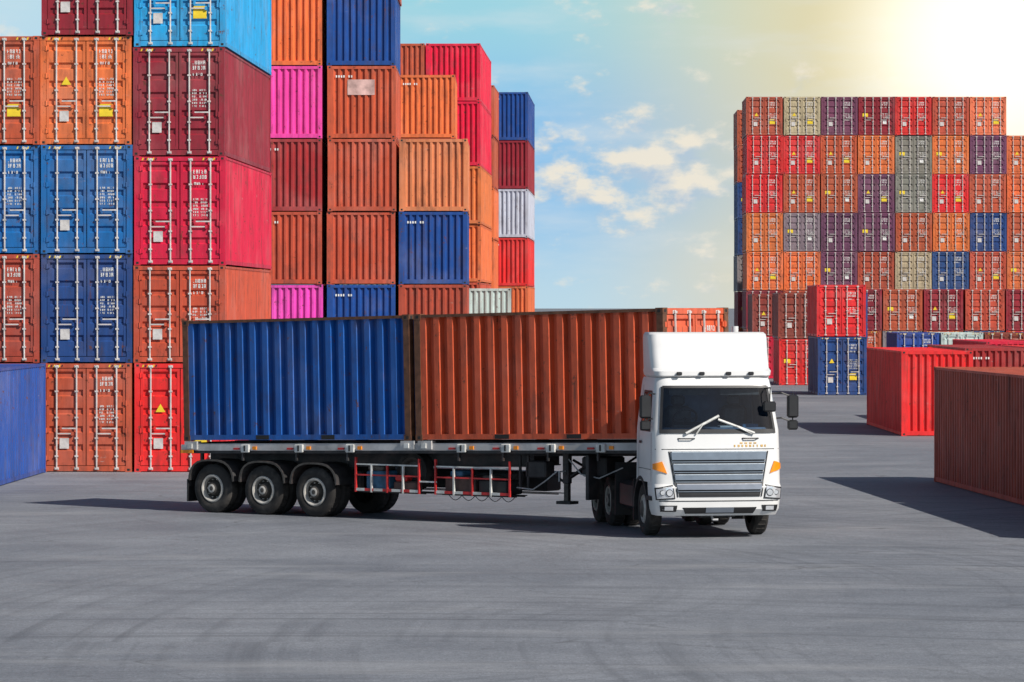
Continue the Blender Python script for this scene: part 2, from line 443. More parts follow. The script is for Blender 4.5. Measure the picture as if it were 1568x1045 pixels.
# ------------------------------------------------------------------ trailer
YAW = -35.0
M_TR = Matrix.Translation((-7.01, 78.5, 0)) @ Matrix.Rotation(R(YAW), 4, 'Z')
TILT = 0.0229
mb = MB(); mb.fn = lambda p: (p[0], p[1], p[2]+TILT*p[0])
for y in (0.72, 1.60):
    mb.box(0.1, 8.6, y, y+0.03, 0.98, 1.46, CHAS)
    mb.box(0.1, 8.6, y-0.06, y+0.09, 0.955, 0.98, CHAS); mb.box(0.1, 12.1, y-0.06, y+0.09, 1.46, 1.485, CHAS)
    mb.box(8.6, 12.1, y, y+0.03, 1.2, 1.46, CHAS); mb.box(8.6, 12.1, y-0.06, y+0.09, 1.175, 1.2, CHAS)
for y in (0.02, 2.34):
    mb.box(0.0, 12.15, y, y+0.08, 1.31, 1.46, RAIL)
    mb.box(0.0, 12.15, y+0.015, y+0.065, 1.25, 1.31, CHAS)
for x in (0.03, 1.6, 3.0, 4.3, 5.85, 6.25, 7.7, 8.9, 10.4, 11.95):
    mb.box(x, x+0.16, 0.10, 2.34, 1.27, 1.475, CHAS)
for x in (0.0, 5.78, 6.22, 11.9):
    mb.box(x, x+0.34, -0.03, 0.12, 1.335, 1.51, RAIL); mb.box(x, x+0.34, 2.32, 2.47, 1.335, 1.51, RAIL)
    mb.box(x+0.1, x+0.22, -0.055, -0.03, 1.36, 1.46, WST)
for x in (1.55, 3.0, 4.35, 7.2, 8.3, 9.4, 10.6):
    mb.bbox(x, x+0.22, -0.035, 0.018, 1.27, 1.44, 0.012, WST)
    mb.box(x+0.30, x+0.40, -0.01, 0.018, 1.33, 1.40, AMB)
    mb.box(x-0.22, x-0.06, -0.008, 0.018, 1.33, 1.37, RED)
    mb.box(x+0.02, x+0.06, -0.02, 0.04, 1.10, 1.27, CHAS)
    mb.box(x+0.09, x+0.13, -0.045, -0.035, 1.30, 1.42, BLACK)
mb.box(-0.12, 0.0, 0.0, 2.44, 1.27, 1.44, WST)
mb.box(-0.16, -0.12, 0.15, 0.7, 1.29, 1.40, AMB); mb.box(-0.16, -0.12, 1.75, 2.3, 1.29, 1.40, AMB)
mb.box(-0.10, 0.24, -0.04, -0.001, 1.26, 1.33, AMB)
mb.box(0.0, 0.05, 0.1, 2.34, 0.55, 0.65, CHAS)
for y in (0.5, 1.9): mb.box(-0.005, 0.06, y, y+0.06, 0.65, 1.25, CHAS)
add_obj('trailer_frame', mb.mesh('trailer_frame', TM), M_TR, PAR)

mb = MB()
AX = (0.70, 2.09, 3.47)
for a in AX:
    wheel(mb, a, 0.04, 0.52, -1, True); wheel(mb, a, 2.40, 0.52, 1, True)
    mb.cyl((a, 0.3, 0.52), (a, 2.1, 0.52), 0.075, CHAS, 12)
    for y in (0.72, 1.63):
        mb.box(a-0.45, a+0.45, y, y+0.09, 0.60, 0.66, CHAS); mb.box(a-0.3, a+0.3, y+0.003, y+0.087, 0.66, 0.71, CHAS)
        mb.box(a+0.5, a+0.72, y-0.02, y+0.1, 0.6, 0.95, CHAS)
add_obj('trailer_wheels', mb.mesh('trailer_wheels', TM, 35), M_TR, PAR)
mb = MB()
for a in AX:
    for (ya, yb) in ((0.0, 0.66), (1.78, 2.44)):
        n = 14
        pts = []
        for i in range(n+1):
            t = R(14+152*i/n)
            cx, cz = math.cos(t), math.sin(t)
            f = 1.0/max(abs(cx)**3+abs(cz)**3, 1e-3)**(1/3)
            pts.append((cx*f*0.63, cz*f*0.60+0.02))
        for (p, q) in zip(pts, pts[1:]):
            A = (a+p[0], 0.52+p[1]); B = (a+q[0], 0.52+q[1])
            mb.face([(A[0], ya, A[1]), (B[0], ya, B[1]), (B[0], yb, B[1]), (A[0], yb, A[1])], CHAS)
            ny = ya if ya < 1 else yb
            A2 = (a+p[0]*0.94, 0.52+p[1]*0.94); B2 = (a+q[0]*0.94, 0.52+q[1]*0.94)
            mb.face([(A[0], ny, A[1]), (B[0], ny, B[1]), (B2[0], ny, B2[1]), (A2[0], ny, A2[1])], HUB)
            mb.face([(A2[0], ya, A2[1]), (B2[0], ya, B2[1]), (B2[0], yb, B2[1]), (A2[0], yb, A2[1])], CHAS)
mb.box(0.0, 0.03, 0.05, 0.62, 0.22, 0.7, BLACK); mb.box(0.0, 0.03, 1.8, 2.4, 0.22, 0.7, BLACK)
add_obj('mudguards', mb.mesh('mudguards', TM, 40), M_TR, PAR)

mb = MB()
def barz(x0, x1, z0, z1, y=0.06):
    n = max(1, round((x1-x0)/0.22))
    for i in range(n):
        a = x0+(x1-x0)*i/n; b = x0+(x1-x0)*(i+1)/n
        mb.box(a, b, y, y+0.03, z0, z1, (RED if i % 2 else WST))
for (a, b) in ((4.55, 6.18), (6.6, 8.45)):
    barz(a, b, 0.585, 0.64)
    mb.box(a, b, 0.06, 0.09, 0.90, 0.93, RED)
    n = 4
    for i in range(n+1):
        x = a+(b-a)*i/n
        mb.box(x-0.018, x+0.018, 0.052, 0.098, 0.56, 1.28 if i in (0, n) else 1.12, WST if i % 2 else RED)
    mb.box(a, b, 0.06, 0.09, 1.12, 1.15, WST)
    mb.box(a, b, 0.1, 0.7, 0.56, 0.58, CHAS)
    for yy in (0.3, 0.6, 1.8, 2.2): mb.box(a, b, yy, yy+0.03, 0.54, 0.56, CHAS)
mb.box(6.16, 6.62, 0.06, 0.09, 0.80, 0.83, WST)
mb.bbox(4.75, 5.35, 0.15, 0.75, 0.59, 1.0, 0.03, CRATE)
mb.bbox(4.8, 5.2, 0.14, 0.6, 1.0, 1.12, 0.03, HUB)
mb.lathe([(0.0, 0.1, HUB), (0.2, 0.1, HUB), (0.24, 0.03, HUB), (0.29, 0, TYRE), (0.38, 0.02, TYRE), (0.40, 0.25, TYRE), (0.3, 0.27, TYRE)], 5.72, 0.42, 1.0, -1)
mb.bbox(5.45, 6.05, 0.16, 0.4, 0.59, 0.80, 0.03, BROWNB)
mb.bbox(5.5, 5.8, 0.14, 0.38, 0.80, 0.92, 0.03, RED)
mb.bbox(6.75, 7.5, 0.18, 0.8, 0.59, 0.94, 0.03, BROWNB); mb.bbox(7.6, 8.3, 0.18, 0.75, 0.59, 0.88, 0.02, BLACK)
mb.bbox(6.9, 7.2, 0.16, 0.5, 0.94, 1.05, 0.02, CRATE); mb.bbox(7.7, 8.0, 0.17, 0.5, 0.88, 0.98, 0.02, HUB)
mb.bbox(4.7, 8.2, 1.75, 2.3, 0.6, 1.0, 0.03, BLACK)
mb.cyl((4.6, 1.1, 0.85), (5.6, 1.1, 0.85), 0.14, CHAS, 14); mb.cyl((6.9, 1.25, 0.9), (7.9, 1.25, 0.9), 0.14, CHAS, 14)
for k in range(5):
    x0 = 6.9+k*0.33
    mb.tube([(x0+0.33*t/6, 0.12, 0.56-0.10*math.sin(math.pi*t/6)) for t in range(7)], 0.008, BLACK, 5)
for y in (0.42, 1.92):
    mb.bbox(9.5, 9.64, y, y+0.14, 0.85, 1.55, 0.01, CHAS); mb.box(9.52, 9.62, y+0.02, y+0.12, 0.5, 0.85, HUB)
    mb.box(9.40, 9.74, y-0.08, y+0.22, 0.44, 0.50, CHAS); mb.cyl((9.57, y+0.07, 0.85), (8.7, y+0.07, 1.25), 0.03, CHAS, 6)
    mb.cyl((9.57, y+0.07, 0.95), (10.3, y+0.07, 1.38), 0.025, CHAS, 6)
mb.cyl((9.57, 0.4, 1.05), (9.57, 2.0, 1.05), 0.03, CHAS, 8); mb.cyl((9.57, 0.45, 0.9), (9.57, 2.0, 1.4), 0.02, CHAS, 6)
mb.tube([(9.57, 0.42, 1.1), (9.57, 0.2, 1.1), (9.57, 0.2, 0.9)], 0.014, RAIL, 6)
for x in (8.55, 8.75): mb.box(x, x+0.04, 0.25, 0.3, 0.7, 1.4, CHAS)
mb.bbox(8.7, 9.2, 0.25, 0.6, 0.95, 1.3, 0.03, CHAS); mb.bbox(9.9, 10.5, 0.5, 1.2, 1.0, 1.4, 0.03, CHAS)
mb.bbox(10.2, 10.28, 0.2, 0.6, 0.55, 1.45, 0.01, CHAS)
mb.tube([(8.5, 0.25, 0.75), (8.9, 0.25, 0.72), (9.2, 0.25, 0.9), (9.45, 0.3, 1.1)], 0.014, RAIL, 6)
mb.tube([(9.7, 0.35, 1.35), (10.0, 0.35, 1.05), (10.4, 0.4, 0.98), (10.9, 0.5, 1.2)], 0.014, RAIL, 6)
add_obj('side_guard_and_landing_gear', mb.mesh('side_guard', TM), M_TR, PAR)

TT = M_TR @ Matrix.Rotation(-math.atan(TILT), 4, 'Y')
M1 = TT @ Matrix.Translation((0.0, W, 1.515)) @ Matrix.Rotation(R(-90), 4, 'Z')
add_obj('shipping_container', cmesh(L20, S, 1, True), M1, color=(0.006, 0.10, 0.40))
M2 = TT @ Matrix.Translation((12.25, 0.0, 1.515)) @ Matrix.Rotation(R(90), 4, 'Z')
add_obj('shipping_container', cmesh(L20, S, 2, True), M2, color=(0.66, 0.10, 0.033))

# ------------------------------------------------------------------ tractor unit
M_TC = Matrix.Translation((3.93, 69.3, 0)) @ Matrix.Rotation(R(-80), 4, 'Z')
def lerp_tab(tab, z):
    if z <= tab[0][0]: return tab[0][1]
    for (a, va), (b, vb) in zip(tab, tab[1:]):
        if z <= b: return va+(vb-va)*(z-a)/(b-a)
    return tab[-1][1]
HW = [(0.44, 1.17), (0.60, 1.22), (1.0, 1.245), (2.05, 1.235), (2.88, 1.14), (3.0, 1.12), (3.05, 1.10)]
XF = [(0.44, -0.06), (0.56, 0.04), (0.98, 0.05), (1.04, -0.03), (1.66, -0.05), (2.05, -0.10), (2.88, -0.34), (3.0, -0.38), (3.05, -0.41)]
def front(t, z, hwt=HW, xft=XF, rc=0.2):
    hw = lerp_tab(hwt, z); xf = lerp_tab(xft, z)
    e = max(0.0, (abs(t)-(1-rc))/rc)
    c = 1-math.sqrt(max(0, 1-e*e*0.96))
    return Vector((xf-0.06*t*t-c*0.22, t*hw, z))
def loft(mb, zs, xr, hwt, xft, mat, hole=None, cap=True, ts=None, rc=0.2):
    if ts is None:
        ts = [-1, -0.985, -0.96, -0.93, -0.90, -0.86, -0.8, -0.6, -0.4, -0.2, 0, 0.2, 0.4, 0.6, 0.8, 0.86, 0.90, 0.93, 0.96, 0.985, 1]
    rings = []
    for z in zs:
        rr = [mb.av(front(t, z, hwt, xft, rc)) for t in ts]
        hw = lerp_tab(hwt, z)
        x_r = xr(z) if callable(xr) else xr
        rr += [mb.av((x_r+0.05, hw, z)), mb.av((x_r, hw-0.05, z)), mb.av((x_r, -hw+0.05, z)), mb.av((x_r+0.05, -hw, z))]
        rings.append(rr)
    n = len(rings[0])
    for k in range(len(zs)-1):
        for i in range(n):
            j = (i+1) % n
            if hole and i < len(ts)-1 and hole(0.5*(ts[i]+ts[i+1]), 0.5*(zs[k]+zs[k+1])): continue
            mb.f.append([rings[k][i], rings[k][j], rings[k+1][j], rings[k+1][i]]); mb.m.append(mat)
    if cap:
        mb.f.append(rings[-1]); mb.m.append(mat)
        mb.f.append(rings[0][::-1]); mb.m.append(mat)
mb = MB()
loft(mb, [0.44, 0.50, 0.56, 0.8, 0.98, 1.04, 1.06], -0.74, HW, XF, WHITE)
loft(mb, [1.06, 1.3, 1.66, 1.9, 2.05, 2.12, 2.4, 2.6, 2.82, 2.88, 2.93, 3.0, 3.05], -1.75, HW, XF, WHITE,
     hole=lambda t, z: abs(t) < 0.90 and 2.05 < z < 2.88)
body = add_obj('cab_body', mb.mesh('cab_body', TM, 30), M_TC, PAR)

def patch(mb, c, off, mat, nu=10, nv=3, rim=True):
    def P(u, v, o):
        y = (c[0][0]*(1-u)+c[1][0]*u)*(1-v)+(c[3][0]*(1-u)+c[2][0]*u)*v
        z = (c[0][1]*(1-u)+c[1][1]*u)*(1-v)+(c[3][1]*(1-u)+c[2][1]*u)*v
        t = max(-1, min(1, y/lerp_tab(HW, z)))
        p = front(t, z); p.x += o
        if abs(t) > 0.9: p.y += math.copysign(o*0.6, t)
        return p
    G = [[mb.av(P(i/nu, j/nv, off)) for i in range(nu+1)] for j in range(nv+1)]
    B = [[mb.av(P(i/nu, j/nv, -0.01)) for i in range(nu+1)] for j in range(nv+1)]
    for j in range(nv):
        for i in range(nu):
            mb.f.append([G[j][i], G[j][i+1], G[j+1][i+1], G[j+1][i]]); mb.m.append(mat)
    if rim:
        for i in range(nu):
            mb.f.append([B[0][i], B[0][i+1], G[0][i+1], G[0][i]]); mb.m.append(mat)
            mb.f.append([G[nv][i], G[nv][i+1], B[nv][i+1], B[nv][i]]); mb.m.append(mat)
        for j in range(nv):
            mb.f.append([B[j][0], G[j][0], G[j+1][0], B[j+1][0]]); mb.m.append(mat)
            mb.f.append([G[j][nu], B[j][nu], B[j+1][nu], G[j+1][nu]]); mb.m.append(mat)
def sym(mb, c, off, mat, **kw):
    patch(mb, c, off, mat, **kw)
    patch(mb, [(-c[1][0], c[1][1]), (-c[0][0], c[0][1]), (-c[3][0], c[3][1]), (-c[2][0], c[2][1])], off, mat, **kw)
def rect(y0, y1, z0, z1): return [(y0, z0), (y1, z0), (y1, z1), (y0, z1)]

mb = MB()
patch(mb, [(-1.10, 2.06), (1.10, 2.06), (1.01, 2.87), (-1.01, 2.87)], 0.012, GLASS, nu=20, nv=4, rim=False)
patch(mb, [(-1.12, 2.00), (1.12, 2.00), (1.115, 2.075), (-1.115, 2.075)], 0.02, BLACK, nu=20, nv=1)
patch(mb, [(-1.03, 2.855), (1.03, 2.855), (1.01, 2.90), (-1.01, 2.90)], 0.02, BLACK, nu=20, nv=1)
sym(mb, [(1.08, 2.06), (1.12, 2.06), (1.035, 2.88), (0.995, 2.88)], 0.018, BLACK, nu=2, nv=6)
patch(mb, [(-0.78, 0.80), (0.78, 0.80), (0.93, 1.66), (-0.93, 1.66)], 0.012, BLACK, nu=16, nv=8)
for (z0, z1, h0, h1) in ((1.50, 1.64, 0.91, 0.925), (1.30, 1.41, 0.875, 0.895), (1.12, 1.21, 0.845, 0.86), (0.94, 1.03, 0.81, 0.83)):
    patch(mb, [(-h0, z0), (h0, z0), (h1, z1), (-h1, z1)], 0.05, SLAT, nu=16, nv=1)
    patch(mb, [(-h0, z1+0.002), (h0, z1+0.002), (h1, z1+0.018), (-h1, z1+0.018)], 0.055, CHR, nu=16, nv=1)
    patch(mb, [(-h0, z0-0.045), (h0, z0-0.045), (h0, z0-0.03), (-h0, z0-0.03)], 0.03, SLAT, nu=16, nv=1)
sym(mb, [(0.80, 0.80), (0.82, 0.80), (0.97, 1.66), (0.95, 1.66)], 0.014, BLACK, nu=1, nv=6)
patch(mb, rect(-1.2, 1.2, 1.692, 1.706), 0.004, BLACK, nu=20, nv=1)
rb = random.Random(3)
for i in range(9):
    a = 0.30+i*0.075
    patch(mb, rect(a, a+rb.uniform(0.02, 0.05), 1.74, 1.78), 0.008, GOLD, nu=1, nv=1)
for i in range(4): patch(mb, rect(0.42+i*0.09, 0.47+i*0.09, 1.80, 1.825), 0.008, GOLD, nu=1, nv=1)
sym(mb, [(1.00, 1.24), (1.235, 1.32), (1.235, 1.42), (1.09, 1.47)], 0.022, AMB, nu=5, nv=3)
sym(mb, [(0.86, 0.77), (1.20, 0.74), (1.225, 0.97), (0.90, 1.03)], 0.018, BLACK, nu=6, nv=3)
sym(mb, [(0.885, 0.79), (1.18, 0.765), (1.20, 0.945), (0.92, 1.005)], 0.024, CHR, nu=6, nv=3)
patch(mb, [(-0.66, 0.48), (0.66, 0.48), (0.72, 0.60), (-0.72, 0.60)], 0.012, BLACK, nu=12, nv=2)
patch(mb, rect(-0.27, 0.27, 0.50, 0.60), 0.03, SLAT, nu=4, nv=1)
sym(mb, [(0.84, 0.52), (1.12, 0.52), (1.14, 0.64), (0.82, 0.64)], 0.012, BLACK, nu=4, nv=2)
sym(mb, rect(0.90, 1.06, 0.545, 0.62), 0.02, CHR, nu=3, nv=1)
patch(mb, rect(-1.15, 1.15, 0.715, 0.73), 0.008, BLACK, nu=20, nv=1)
for y in (-0.62, 0.62):
    pts = [front(y/1.23+dy, 1.90) + Vector((0.05 if abs(dy) < 0.1 else 0.0, 0, 0)) for dy in (-0.13, -0.09, 0.09, 0.13)]
    mb.tube(pts, 0.013, BLACK, 6)
for s in (-1, 1):
    for yy, r in ((0.98, 0.07), (1.11, 0.05)):
        p = front(s*yy/1.245, 0.88); mb.cyl(p+Vector((0.0, 0, 0)), p+Vector((0.034, 0, 0)), r, BLACK, 14); mb.cyl(p+Vector((0.03, 0, 0)), p+Vector((0.042, 0, 0)), r*0.8, CHR, 14)
for (a, b, piv) in (((-0.62, 2.0), (0.02, 2.33), (-0.42, 1.99)), ((0.0, 2.26), (0.68, 2.0), (0.62, 1.99))):
    P = [front(a[0]/1.2, a[1]), front(b[0]/1.2, b[1])]
    P = [p+Vector((0.05, 0, 0)) for p in P]
    mb.cyl(P[0], P[1], 0.026, WST, 6)
    mb.cyl(front(piv[0]/1.2, piv[1])+Vector((0.04, 0, 0)), (P[0]+P[1])/2+Vector((0.03, 0, 0)), 0.016, WST, 6)
for y in (-0.70, -0.26, 0.26, 0.70):
    mb.bbox(-0.39, -0.31, y-0.05, y+0.05, 3.095, 3.16, 0.012, BLACK)
for s in (-1, 1):
    def sp(x, z, o=0.004): return (x, s*(lerp_tab(HW, z)+o), z)
    def sq(x0, x1, z0, z1, mat, o=0.004, sl=0.0):
        n = 4
        for k in range(n):
            za = z0+(z1-z0)*k/n; zb = z0+(z1-z0)*(k+1)/n
            xa1 = x1-sl*k/n; xb1 = x1-sl*(k+1)/n
            mb.face([sp(x0, za, o), sp(xa1, za, o), sp(xb1, zb, o), sp(x0, zb, o)], mat)
    sq(-1.38, -0.46, 2.02, 2.80, BLACK, 0.006, 0.2)
    sq(-1.34, -0.50, 2.06, 2.76, DGL, 0.010, 0.2)
    sq(-1.50, -1.485, 1.08, 2.9, BLACK); sq(-0.385, -0.37, 1.08, 2.0, BLACK); sq(-1.48, -0.39, 1.30, 1.31, BLACK, 0.006)
    sq(-1.40, -1.20, 1.78, 1.83, BLACK, 0.02)
    n = 14; r = 0.63
    for i in range(n):
        a, b = R(180*i/n), R(180*(i+1)/n)
        p = lambda t, rr: (-1.35+rr*math.cos(t), 0.52+rr*math.sin(t))
        A, B2, A3, B3 = p(a, r), p(b, r), p(a, r-0.07), p(b, r-0.07)
        y0, y1 = s*1.25, s*0.85
        mb.face([(A[0], y0, A[1]), (B2[0], y0, B2[1]), (B3[0], y0, B3[1]), (A3[0], y0, A3[1])], BLACK)
        mb.face([(A[0], y0, A[1]), (B2[0], y0, B2[1]), (B2[0], y1, B2[1]), (A[0], y1, A[1])], BLACK)
        mb.face([(A3[0], y0, A3[1]), (B3[0], y0, B3[1]), (B3[0], y1, B3[1]), (A3[0], y1, A3[1])], BLACK)
    mb.box(-0.73, -0.35, min(s*1.22, s*1.26), max(s*1.22, s*1.26), 0.72, 0.80, BLACK)
add_obj('cab_front_details', mb.mesh('cab_front_details', TM, 30), M_TC, PAR)

mb = MB()
for s in (-1, 1):
    ym = s*(1.36 if s < 0 else 1.50)
    xm = -0.28 if s > 0 else -0.36
    a, b = sorted((ym-0.11, ym+0.11))
    mb.bbox(xm-0.06, xm+0.06, a, b, 2.28, 2.72, 0.035, BLACK)
    mb.bbox(xm-0.05, xm+0.05, a+0.01, b-0.01, 2.05, 2.24, 0.03, BLACK)
    for z in (2.68, 2.20):
        mb.tube([(-0.50, s*1.15, z+0.06), (xm, s*1.28, z+0.08), (xm, ym, z)], 0.016, BLACK, 6)
    mb.cyl((xm, ym, 2.1), (xm, ym, 2.75), 0.016, BLACK, 6)
mb.tube([(-0.36, 0.98, 2.84), (-0.12, 1.02, 2.86), (-0.08, 1.0, 2.6)], 0.014, BLACK, 6)
mb.bbox(-0.13, -0.04, 0.87, 1.12, 2.40, 2.60, 0.03, BLACK)
add_obj('mirrors', mb.mesh('mirrors', TM, 30), M_TC, PAR)

# interior
mb = MB()
mb.box(-1.72, -1.70, -1.05, 1.05, 1.2, 2.95, INTR)
mb.box(-1.7, -0.45, -1.08, 1.08, 1.9, 1.93, INTR); mb.box(-1.7, -0.5, -0.98, 0.98, 2.95, 2.97, INTR)
for s in (-1, 1): mb.face([(-1.7, s*1.09, 1.93), (-0.42, s*1.09, 1.93), (-0.6, s*1.03, 2.9), (-1.7, s*1.03, 2.9)], INTR)
mb.bbox(-0.75, -0.28, -1.05, 1.05, 1.93, 2.10, 0.04, INTR)
mb.bbox(-0.72, -0.4, -0.85, -0.2, 2.06, 2.2, 0.05, BLACK)
mb.box(-0.6, -0.35, 0.1, 0.35, 2.102, 2.13, WST); mb.box(-0.6, -0.4, 0.55, 0.85, 2.102, 2.16, CRATE)
for y in (-0.55, 0.55):
    mb.bbox(-1.25, -1.05, y-0.25, y+0.25, 1.93, 2.5, 0.06, HUB); mb.bbox(-1.22, -1.08, y-0.13, y+0.13, 2.5, 2.7, 0.04, HUB)
for y in (-0.5, 0.5): mb.box(-0.50, -0.44, y-0.38, y+0.38, 2.72, 2.84, HUB)
c = Vector((-0.66, -0.52, 2.27)); ax_ = Vector((0.75, 0, -0.65)).normalized(); u = Vector((0, 1, 0)); w = ax_.cross(u)
ring = [c+(u*math.cos(2*math.pi*i/24)+w*math.sin(2*math.pi*i/24))*0.23 for i in range(25)]
mb.tube(ring, 0.022, BLACK, 6); mb.cyl(c-u*0.22, c+u*0.22, 0.02, BLACK, 6); mb.cyl(c, c+ax_*0.4, 0.03, BLACK, 6)
add_obj('cab_interior', mb.mesh('cab_interior', TM, 30), M_TC, PAR)

# roof deflector
DH = [(3.055, 1.09), (3.10, 1.15), (3.20, 1.155), (3.5, 1.165), (3.80, 1.17), (3.87, 1.16), (3.91, 1.13)]
DX = [(3.055, -0.43), (3.09, -0.36), (3.17, -0.37), (3.23, -0.56), (3.5, -0.70), (3.80, -0.78), (3.87, -0.81), (3.91, -0.88)]
mb = MB()
loft(mb, [3.055, 3.09, 3.17, 3.23, 3.35, 3.5, 3.65, 3.80, 3.87, 3.91], lambda z: -1.5 if z > 3.2 else -1.55, DH, DX, WHITE, rc=0.13,
     ts=[-1, -0.99, -0.975, -0.95, -0.92, -0.88, -0.8, -0.6, -0.4, -0.2, 0, 0.2, 0.4, 0.6, 0.8, 0.88, 0.92, 0.95, 0.975, 0.99, 1])
add_obj('roof_deflector', mb.mesh('roof_deflector', TM, 30), M_TC, PAR)

mb = MB()
for s in (-1, 1):
    mb.box(-6.3, -0.6, s*0.42-0.04, s*0.42+0.04, 0.72, 0.98, CHAS)
    wheel(mb, -1.35, s*1.20, 0.51, s, False, 0.51, True)
    wheel(mb, -4.55, s*1.23, 0.51, s, True, 0.51); wheel(mb, -5.85, s*1.23, 0.51, s, True, 0.51)
    mb.bbox(-3.7, -2.3, min(s*0.6, s*1.18), max(s*0.6, s*1.18), 0.42, 0.98, 0.08, CHAS if s > 0 else BLACK)
    mb.box(-6.4, -4.0, min(s*0.62, s*1.22), max(s*0.62, s*1.22), 1.05, 1.07, BLACK)
    mb.box(-2.15, -2.1, min(s*0.75, s*1.22), max(s*0.75, s*1.22), 0.25, 1.05, BLACK)
    mb.box(-3.9, -3.86, min(s*0.65, s*1.22), max(s*0.65, s*1.22), 0.25, 1.3, BLACK)
mb.cyl((-1.35, -1.0, 0.51), (-1.35, 1.0, 0.51), 0.07, CHAS, 10)
mb.box(-1.45, -1.25, -0.55, 0.55, 0.36, 0.50, CHAS)
for x in (-4.55, -5.85): mb.cyl((x, -1.0, 0.51), (x, 1.0, 0.51), 0.1, CHAS, 10); mb.bbox(x-0.2, x+0.2, -0.2, 0.2, 0.31, 0.71, 0.06, CHAS)
mb.box(-1.8, -0.2, -0.35, 0.35, 0.40, 0.95, CHAS)
mb.tube([(-0.2, -0.1, 0.42), (-0.12, -0.1, 0.36), (-0.1, 0.0, 0.36)], 0.025, RAIL, 6)
mb.box(-5.7, -3.6, -0.45, 0.45, 0.985, 1.1, CHAS)
mb.bbox(-5.2, -4.0, -0.5, 0.5, 1.12, 1.42, 0.05, CHAS)
mb.cyl((-1.86, 0.75, 1.0), (-1.86, 0.75, 4.02), 0.065, WHITE, 14)
mb.bbox(-1.98, -1.78, 0.3, 1.0, 1.1, 2.4, 0.03, BLACK)
add_obj('tractor_chassis', mb.mesh('tractor_chassis', TM, 35), M_TC, PAR)

# ------------------------------------------------------------------ ground
def ground_mat():
    m, t, out = new_mat('worn_asphalt')
    tc = t.new('ShaderNodeTexCoord').outputs['Object']
    big = t.noise(tc, 0.07, 6, 0.6); mid = t.noise(tc, 0.5, 7, 0.65); fine = t.noise(tc, 9.0, 5, 0.7); grit = t.noise(tc, 30.0, 3, 0.75)
    c = t.mix(t.rng(big, 0.36, 0.62), C(0.158, 0.172, 0.198), C(0.225, 0.238, 0.262))
    c = t.mix(1.0, c, t.rng(mid, 0.3, 0.7, 0.84, 1.14), 'MULTIPLY')
    c = t.mix(1.0, c, t.rng(fine, 0.3, 0.7, 0.76, 1.2), 'MULTIPLY')
    c = t.mix(1.0, c, t.rng(grit, 0.3, 0.7, 0.62, 1.36), 'MULTIPLY')
    sep = t.new('ShaderNodeSeparateXYZ'); t.put(sep.inputs[0], tc)
    for (cx, cy, sc, seed, amt) in ((-14, 58, 3.2, 0, 0.5), (16, 84, 2.6, 20, 0.5), (-3, 20, 3.0, 40, 0.5), (40, 48, 2.8, 60, 0.4)):
        dx = t.math('SUBTRACT', sep.outputs[0], float(cx)); dy = t.math('SUBTRACT', sep.outputs[1], float(cy))
        r = t.math('SQRT', t.math('ADD', t.math('MULTIPLY', dx, dx), t.math('MULTIPLY', dy, dy)))
        cmb = t.new('ShaderNodeCombineXYZ'); t.put(cmb.inputs[0], t.math('MULTIPLY', r, sc)); cmb.inputs[1].default_value = seed
        ang = t.math('ARCTAN2', dy, dx); t.put(cmb.inputs[2], t.math('MULTIPLY', ang, 0.9))
        n = t.noise(cmb.outputs[0], 1.0, 3, 0.6)
        msk = t.noise(t.mapping(tc, (1, 1, 1), (seed, seed, 0)), 0.045, 3)
        f = t.math('MULTIPLY', t.rng(n, 0.52, 0.66), t.rng(msk, 0.47, 0.6, 0, amt))
        f = t.math('MULTIPLY', f, t.rng(fine, 0.35, 0.6, 0.5, 1.0))
        c = t.mix(f, c, C(0.05, 0.054, 0.062))
    du = t.noise(t.mapping(tc, (0.12, 0.35, 1)), 1.0, 7, 0.65)
    c = t.mix(t.rng(du, 0.54, 0.72, 0, 0.5), c, C(0.34, 0.345, 0.355))
    wv = t.new('ShaderNodeTexNoise'); t.put(wv.inputs['Vector'], tc); wv.inputs['Scale'].default_value = 0.5; wv.inputs['Detail'].default_value = 5
    wa = t.new('ShaderNodeVectorMath', operation='SCALE'); t.put(wa.inputs[0], wv.outputs['Color']); wa.inputs['Scale'].default_value = 3.0
    wb = t.new('ShaderNodeVectorMath', operation='ADD'); t.put(wb.inputs[0], tc); t.put(wb.inputs[1], wa.outputs[0])
    vo = t.new('ShaderNodeTexVoronoi', feature='DISTANCE_TO_EDGE'); t.put(vo.inputs['Vector'], wb.outputs[0]); vo.inputs['Scale'].default_value = 0.10
    ck = t.math('MULTIPLY', t.rng(vo.outputs['Distance'], 0.0, 0.006, 1.0, 0.0), t.rng(mid, 0.42, 0.62, 0.0, 0.55))
    c = t.mix(ck, c, C(0.06, 0.062, 0.066))
    oil = t.noise(tc, 0.9, 5, 0.6)
    c = t.mix(t.rng(oil, 0.65, 0.73, 0, 0.5), c, C(0.06, 0.062, 0.07))
    bmp = t.new('ShaderNodeBump'); bmp.inputs['Strength'].default_value = 0.45; bmp.inputs['Distance'].default_value = 0.02
    t.put(bmp.inputs['Height'], t.math('ADD', fine, grit))
    principled(t, out, **{'Base Color': c, 'Roughness': t.rng(mid, 0.3, 0.7, 0.62, 0.85), 'Normal': bmp.outputs[0]})
    return m
mb = MB(); G = 9000
mb.face([(-G, -G, 0), (G, -G, 0), (G, G, 0), (-G, G, 0)], 0)
add_obj('ground', mb.mesh('ground', [ground_mat()]))

# ------------------------------------------------------------------ light
sd = Vector((0.95, -0.85, 1.0)).normalized()
sun = bpy.data.lights.new('sun', 'SUN'); sun.energy = 5.0; sun.angle = R(0.53); sun.color = (1.0, 0.94, 0.86)
so = bpy.data.objects.new('sun', sun); col.objects.link(so)
so.rotation_euler = sd.to_track_quat('Z', 'Y').to_euler(); so.location = (60, -40, 80)

